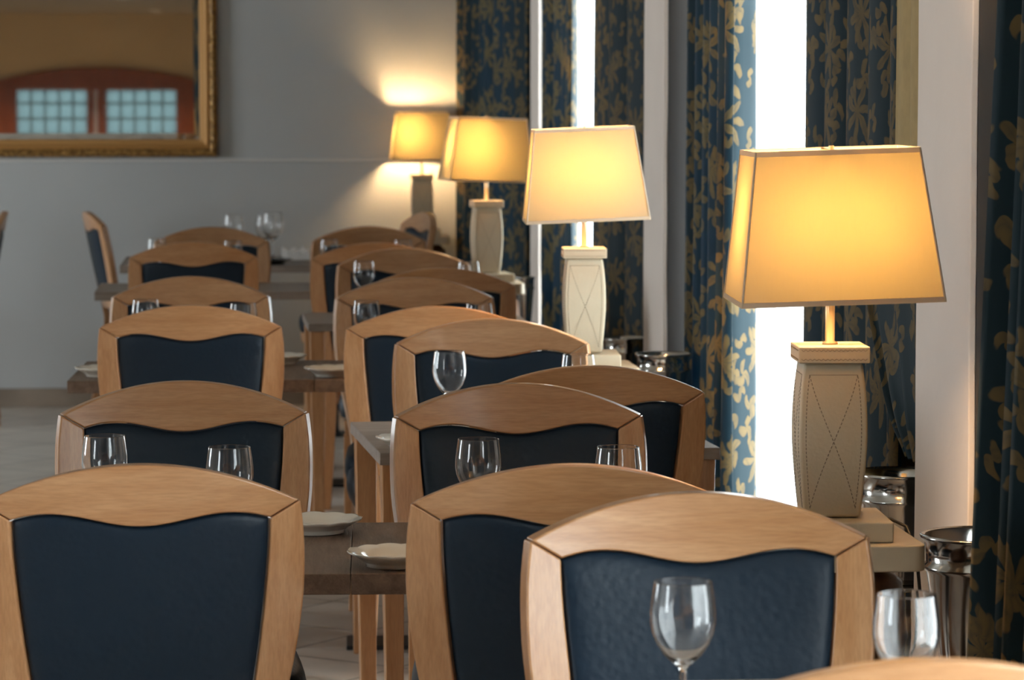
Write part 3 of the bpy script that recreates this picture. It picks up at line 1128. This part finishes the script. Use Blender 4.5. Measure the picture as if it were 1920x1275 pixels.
def make_lamp(tilt):
    t = thing('table_lamp', '', 'lamp')
    bm = bmesh.new(); box(bm, -.0875, .0875, -.0875, .0875, 0, .031)
    obj('base', bm, M['cream_leather'], t, bevel=.003)
    # pillow shaped body
    HB0, HB1 = .033, .268
    def half(z):
        s = (z - HB0) / (HB1 - HB0)
        return interp([(0, .0430), (.25, .0485), (.5, .0520), (.75, .0505), (1, .0445)], s)
    bm = bmesh.new()
    rings = []
    nz = 24
    for j in range(nz + 1):
        z = HB0 + (HB1 - HB0) * j / nz
        h = half(z)
        rings.append([bm.verts.new((a * h, b * h, z)) for a, b in ((-1, -1), (1, -1), (1, 1), (-1, 1))])
    for A_, B_ in zip(rings, rings[1:]):
        for k in range(4):
            l = (k + 1) % 4
            bm.faces.new((A_[k], A_[l], B_[l], B_[k]))
    bm.faces.new(rings[0]); bm.faces.new(rings[-1])
    body = obj('body', bm, M['cream_leather'], t, bevel=.005, segs=3, angle=60)
    # stitched border and cross on the front face and the left face
    bm = bmesh.new()
    def dash(p0, p1, fn):
        n = 34
        for i in range(n):
            a = i / n; b = (i + .62) / n
            q0 = fn(p0[0] + (p1[0] - p0[0]) * a, p0[1] + (p1[1] - p0[1]) * a)
            q1 = fn(p0[0] + (p1[0] - p0[0]) * b, p0[1] + (p1[1] - p0[1]) * b)
            tube(bm, [q0, q1], .00055, 5)
    for face in range(4):
        ca, sa = math.cos(face * PI / 2), math.sin(face * PI / 2)
        def fn(f, z):
            h = half(z); x, y = f * (h - .010), -h - .0002
            return (x * ca - y * sa, x * sa + y * ca, z)
        zt_, zb_ = HB1 - .018, HB0 + .014
        for a, b in (((-1, zb_), (-1, zt_)), ((1, zb_), (1, zt_)), ((-1, zt_), (1, zt_)), ((-1, zt_), (1, zb_)), ((1, zt_), (-1, zb_))):
            dash(a, b, fn)
    obj('stitching', bm, M['stitch'], body)
    bm = bmesh.new(); box(bm, -.054, .054, -.054, .054, .268, .293)
    cap = obj('cap', bm, M['cream_leather'], t, bevel=.002)
    bm = bmesh.new()
    for zz in (.2735, .2875):
        for k in range(30):
            x0 = -.050 + .1 * k / 30
            dz = .0012 if k % 2 else -.0012
            tube(bm, [(x0, -.0542, zz - dz), (x0 + .0033, -.0542, zz + dz)], .0004, 4)
            tube(bm, [(-.0542, x0, zz - dz), (-.0542, x0 + .0033, zz + dz)], .0004, 4)
    obj('stitching', bm, M['stitch'], cap)
    bm = bmesh.new(); lathe(bm, [(0, .293), (.012, .293), (.012, .296), (.0072, .298), (.0072, .400), (.012, .402), (.012, .43), (0, .43)], 24)
    obj('pole', bm, M['brass'], t, smooth=True)
    # shade
    z0_, z1_ = .362, .590
    wb, db, wt, dt = .151, .135, .122, .108
    bm = bmesh.new()
    def srings(off, zz0, zz1, nv=8):
        R = []
        for j in range(nv + 1):
            s = j / nv
            z = zz0 + (zz1 - zz0) * s
            sz = (z - z0_) / (z1_ - z0_)
            a = wb + (wt - wb) * sz + off; b = db + (dt - db) * sz + off
            pts = []
            c = .008
            for k in range(24):       # slightly bowed sides
                side = k // 6; f = (k % 6) / 6 * 2 - 1
                if side == 0: q = (f * a, -b)
                elif side == 1: q = (a, f * b)
                elif side == 2: q = (-f * a, b)
                else: q = (-a, -f * b)
                pts.append(bm.verts.new((q[0], q[1], z)))
            R.append(pts)
        for A_, B_ in zip(R, R[1:]):
            for k in range(24):
                l = (k + 1) % 24
                bm.faces.new((A_[k], A_[l], B_[l], B_[k]))
    srings(0, z0_, z1_)
    sh = obj('lamp_shade', bm, M['shade'], t)
    bm = bmesh.new()
    srings(.0012, z0_ - .001, z0_ + .007, 1)
    bt = bmesh.new()
    bm, bk = bt, bm
    srings(.0012, z1_ - .007, z1_ + .001, 1)
    bm = bk
    # corner ribs
    for sx in (-1, 1):
        for sy in (-1, 1):
            tube(bm, [(sx * wb, sy * db, z0_), (sx * wt, sy * dt, z1_)], .0018, 6)
    tr = obj('shade_piping', bm, M['shade_trim'], sh)
    obj('shade_rim', bt, M['shade_rim'], sh)
    sh.rotation_euler = (0, math.radians(tilt), 0)
    # two bulbs on a cross arm
    bm = bmesh.new()
    tube(bm, [(-.062, 0, .402), (.062, 0, .402)], .005, 8)
    tube(bm, [(0, 0, .45), (0, -.05, .52), (0, -dt + .006, .586)], .0045, 6)
    for sx in (-1, 1):
        lathe(bm, [(0, .395), (.012, .395), (.012, .417), (0, .417)], 16, cx=sx * .062)
    tube(bm, [(0, 0, .43), (0, 0, .595)], .004, 8)
    tube(bm, [(0, 0, .588), (0, -dt, .588)], .002, 6); tube(bm, [(0, 0, .588), (0, dt, .588)], .002, 6)
    obj('bulb_holder', bm, M['brass'], t)
    for sx in (-1, 1):
        bm = bmesh.new(); lathe(bm, [(0, .418), (.012, .420), (.018, .435), (.018, .525), (.012, .540), (0, .545)], 12, cx=sx * .062)
        obj('bulb', bm, M['bulb'], t, smooth=True)
    return t


lamp0 = make_lamp(-1.8); lfirst = [True]


def make_console():
    t = thing('side_table', '', 'side table')
    bm = bmesh.new()
    prof = []
    hx, hy, r = .118, .13, .02
    pts = []
    for cx, cy, a0 in ((hx - r, hy - r, 0), (-hx + r, hy - r, 90), (-hx + r, -hy + r, 180), (hx - r, -hy + r, 270)):
        for k in range(5):
            an = math.radians(a0 + k * 22.5)
            pts.append((cx + r * math.cos(an), cy + r * math.sin(an)))
    top = [bm.verts.new((x, y, CZ)) for x, y in pts]; bot = [bm.verts.new((x, y, CZ - .040)) for x, y in pts]
    bm.faces.new(top); bm.faces.new(bot)
    for k in range(len(pts)):
        l = (k + 1) % len(pts)
        bm.faces.new((bot[k], bot[l], top[l], top[k]))
    obj('tabletop', bm, M['cream_wood'], t, bevel=.003, angle=50)
    bm = bmesh.new()
    lathe(bm, [(0, CZ - .04), (.07, CZ - .04), (.105, CZ - .07), (.115, .66), (.095, .56), (.05, .48), (.035, .40), (.035, .25), (.05, .12), (.035, .05), (0, .05)], 32)
    obj('turned_column', bm, M['walnut'], t, smooth=True)
    bm = bmesh.new(); lathe(bm, [(0, 0), (.10, 0), (.105, .01), (.10, .025), (.04, .05), (0, .05)], 32)
    obj('foot', bm, M['walnut'], t, smooth=True)
    return t


con0 = make_console(); cfirst = [True]
LAMPS = [(1556, 650, 4.80, -3, -1.8, 'nearest and largest lamp, trapezoid cream shade glowing yellow, at the right', 'cream-topped side table under the nearest lamp'),
         (1095, 460, 7.92, -3, -2.4, 'second lamp from the front, glowing amber shade before blue curtains', 'cream-topped side table under the second lamp'),
         (912, 380, 11.5, 6, 1.8, 'third lamp from the front, glowing shade left of the second lamp', 'side table under the third lamp'),
         (791, 336, 15.335, 0, 0, 'furthest lamp with brightest shade, in the corner by the back wall', 'side table in the far corner under the furthest lamp')]
bright = next(c for c in lamp0.children if c.name.startswith('bulb') and 'holder' not in c.name).data.copy()
bright.materials[0] = emis('lit_bulb_bright', (1.0, .64, .30), 330.0)
brightest = bright.copy()
brightest.materials[0] = emis('lit_bulb_brightest', (1.0, .64, .30), 520.0)
for px, py, y, yaw, tilt, lab, lab2 in LAMPS:
    p = at_y(px, py, y)
    print('lamp', p.x, p.y, 'cap z', p.z)
    l = put(lamp0, lfirst, (p.x, p.y, CZ + .0005), math.radians(yaw), lab, 'table lamps with cream shades along the windows')
    for c_ in l.children:
        if c_.name.startswith('lamp_shade'):
            c_.rotation_euler = (0, math.radians(tilt), 0)
            c_.location = (-.45 * math.sin(math.radians(tilt)), 0, .45 * (1 - math.cos(math.radians(tilt))))
    if y > 10:
        for c_ in l.children:
            if c_.name.startswith('bulb') and 'holder' not in c_.name:
                c_.data = bright if y < 14 else brightest
    put(con0, cfirst, (p.x + .01, p.y + .01, 0), 0, lab2, 'side tables carrying the lamps')
# lamp flex of the nearest lamp
bm = bmesh.new()
lx, ly = at_y(1556, 650, 4.80).xy
tube(bm, [(lx + .06, ly + .094, CZ + .005), (lx + .09, ly + .10, CZ + .012), (lx + .115, ly + .09, CZ + .012), (lx + .134, ly + .06, CZ + .004), (lx + .143, ly + .03, CZ - .03), (lx + .146, ly + .0, CZ - .12), (lx + .13, ly - .02, CZ - .3), (lx + .15, ly + .03, .02)], .0028, 8)
cd = obj('power_cord', bm, M['cord'], None, smooth=True)
tag(cd, 'black flex running off the side table behind the nearest lamp', 'cord')


# ------------------------------------------------------------------ wine buckets on stands
def make_bucket():
    t = thing('wine_bucket', '', 'wine bucket')
    z = 0.0
    prof = [(0, .012), (.052, .012), (.056, .0), (.060, .004), (.062, .02), (.083, .158), (.0895, .163), (.0895, .168), (.084, .173), (.0865, .205), (.093, .212), (.0945, .216), (.092, .219),
            (.0885, .214), (.083, .204), (.081, .17), (.06, .024), (0, .020)]
    bm = bmesh.new(); lathe(bm, prof, 64)
    obj('bucket_body', bm, M['chrome'], t, smooth=True)
    return t


def make_stand():
    t = thing('bucket_stand', '', 'stand')
    bm = bmesh.new(); lathe(bm, [(0, .59), (.075, .59), (.078, .595), (.075, .6), (0, .6)], 32)
    obj('tray', bm, M['chrome'], t, smooth=True)
    bm = bmesh.new(); lathe(bm, [(0, .02), (.011, .02), (.011, .59), (0, .59)], 16)
    obj('pole', bm, M['chrome'], t, smooth=True)
    bm = bmesh.new(); lathe(bm, [(0, 0), (.11, 0), (.11, .008), (.03, .02), (0, .02)], 32)
    obj('foot', bm, M['chrome'], t, smooth=True)
    return t


b0 = make_bucket(); bf = [True]; s0 = make_stand(); sf = [True]
BK = [(1835, 1000, 5.02, 1.0, 'polished steel wine bucket at the right edge, half hidden by the near curtain'),
      (1690, 884, 5.80, .94, 'steel wine bucket behind the nearest lamp, cut off by the white pier'),
      (1243, 662, 8.62, .82, 'steel wine bucket right of the second lamp, before the second white pier'),
      (1168, 632, 9.72, .80, 'steel wine bucket just right of the second lamp base, further back'),
      (984, 519, 12.3, .72, 'slim steel wine cooler left of the second lamp, beside the third white pier')]
for px, py, y, sc, lab in BK:
    p = at_y(px, py, y)
    h = .219 * sc
    b = put(b0, bf, (p.x, p.y, p.z - h), 0, lab, 'steel wine buckets along the windows')
    if 'slim' in lab:
        b.scale = (.42, .42, .8); h = .219 * .8; b.location.z = p.z - h
    else:
        b.scale = (sc, sc, sc)
    st = put(s0, sf, (p.x, p.y, 0), 0, 'stand under the ' + lab[:60].split(',')[0], 'stands under the wine buckets')
    st.scale = (sc if 'slim' not in lab else .5,) * 2 + ((p.z - h - .0005) / .6,)


# ------------------------------------------------------------------ curtains
def curtain(name, path, zr, folds, amp, mat, label, cat, group=None, shear=None, nz=26, seed=1, parent=None, narrow=None, th=.002):
    """path: list of (x,y) knots in plan; folds ripple along it"""
    rnd = random.Random(seed)
    n = folds * 12
    segs = []
    tot = 0
    P = [Vector(p) for p in path]
    for a, b in zip(P, P[1:]):
        segs.append((tot, (b - a).length, a, b)); tot += (b - a).length
    ph = [rnd.uniform(-.5, .5) for _ in range(folds + 2)]
    am = [rnd.uniform(.65, 1.3) for _ in range(folds + 2)]
    bm = bmesh.new(); uvl = bm.loops.layers.uv.new('UVMap')
    G_ = []
    for j in range(nz + 1):
        fz = j / nz
        z = zr[0] + (zr[1] - zr[0]) * fz
        row = []; last = None; arc = 0
        for i in range(n + 1):
            f = i / n
            k = f * folds
            ik = int(k) if k < folds else folds - 1
            fr = k - ik
            a = am[ik] * (1 - fr) + am[ik + 1] * fr
            q = k * 2 * PI + ph[ik] * (1 - fr) + ph[ik + 1] * fr + .25 * math.sin(fz * 3 + ik)
            ff = f * (1 - .0) + .12 / folds * math.sin(q + 1.2)
            s = max(0, min(1, ff)) * tot
            if narrow:
                s = max(0, min(1, ff)) * tot * narrow(z)
            for s0_, ln, A, B in segs:
                if s <= s0_ + ln + 1e-9:
                    t = (s - s0_) / ln; break
            d = (B - A).normalized(); nn = Vector((-d.y, d.x))
            pt = A + (B - A) * t + nn * (amp * a * (.85 + .3 * (1 - fz)) * (math.sin(q) + .25 * math.sin(2 * q + ph[ik])))
            if shear:
                sx, sy = shear(z, f); pt = pt + Vector((sx, sy))
            v = bm.verts.new((pt.x, pt.y, z))
            if last is not None:
                arc += (Vector(v.co.xy) - last).length
            last = Vector(v.co.xy)
            row.append((v, arc))
        G_.append(row)
    for j in range(nz):
        for i in range(n):
            q = [G_[j][i], G_[j][i + 1], G_[j + 1][i + 1], G_[j + 1][i]]
            fc = bm.faces.new([x[0] for x in q])
            for lp, (v, a) in zip(fc.loops, q):
                lp[uvl].uv = (a + seed * .37, v.co.z)
    o = obj(name, bm, mat, parent, smooth=True)
    if th:
        so = o.modifiers.new('cloth_thickness', 'SOLIDIFY'); so.thickness = th
    if label:
        tag(o, label, cat, group)
    return o


ZC = (.02, 2.48)
GC = 'blue and gold floral curtains along the windows'
# sheers
for k, (a, b) in enumerate(RIGHT_OPEN):
    lab = ['white sheer curtain in the nearest window, out of view behind the near blue curtain', 'brightly backlit white sheer behind the nearest lamp', 'thin strip of backlit white sheer above the second lamp', 'backlit white sheer in the furthest window behind the blue curtain'][k]
    curtain('sheer_curtain', [(1.345, a - .05), (1.345, b + .05)], ZC, max(6, int((b - a) * 6)), .012, M['sheer'], lab, 'curtain', 'white sheers in the windows', nz=6, seed=20 + k, th=0)
# near bay
curtain('curtain', [(1.11, 3.65), (1.11, 4.64)], ZC, 9, .036, M['damask'], 'blue and gold floral curtain hanging down the right edge of the frame', 'curtain', GC,
        shear=lambda z, f: (0, -.12 * (z - .85) / .8 * f), seed=3)
# bay two, far curtain
curtain('curtain', [(1.22, 7.74), (1.25, 8.2), (1.28, 8.96)], ZC, 7, .036, M['damask'], 'blue and gold floral curtain with a bright sky-blue fold, left of the nearest lamp', 'curtain', GC, seed=5)
# bay two, near curtain with lining and gathered front drape
c2 = curtain('curtain', [(1.275, 7.22), (1.29, 6.14)], ZC, 5, .022, M['damask'], 'dark shadowed floral curtain behind the nearest lamp, beside the white sheer', 'curtain', GC, seed=9)
curtain('curtain_lining', [(1.345, 6.60), (1.345, 5.70)], (.02, 1.34), 3, .006, M['linen_lining'], None, None, parent=c2, seed=11)
curtain('curtain_lining', [(1.262, 6.12), (1.235, 5.65)], (1.35, 2.48), 3, .006, M['linen_lining'], None, None, parent=c2, seed=12)
def nar(z):
    # swept edge: narrow at the tie-back, wide above
    return interp([(.80, .12), (.84, .22), (.89, .45), (.99, .68), (1.10, .88), (1.3, 1.0)], z)
curtain('curtain', [(1.225, 5.65), (1.235, 6.30)], (.835, 1.33), 3, .010, M['damask'], 'dark floral drape swept diagonally to the white pier behind the lamp base', 'curtain', GC, seed=13, narrow=nar)
# bay three
curtain('curtain', [(1.275, 11.42), (1.305, 9.58)], ZC, 5, .036, M['damask'], 'dark floral curtain above the second lamp, left of the second white pier', 'curtain', GC, seed=15)
curtain('curtain', [(1.21, 11.56), (1.22, 12.2), (1.22, 12.80)], ZC, 5, .036, M['damask'], 'blue floral curtain above the second lamp, left of its strip of white sheer', 'curtain', GC, seed=17)
# bay four
curtain('curtain', [(1.22, 13.30), (1.12, 14.4), (1.06, 15.465)], ZC, 9, .036, M['damask'], 'furthest blue floral curtain meeting the back wall behind the third lamp', 'curtain', GC, seed=19)
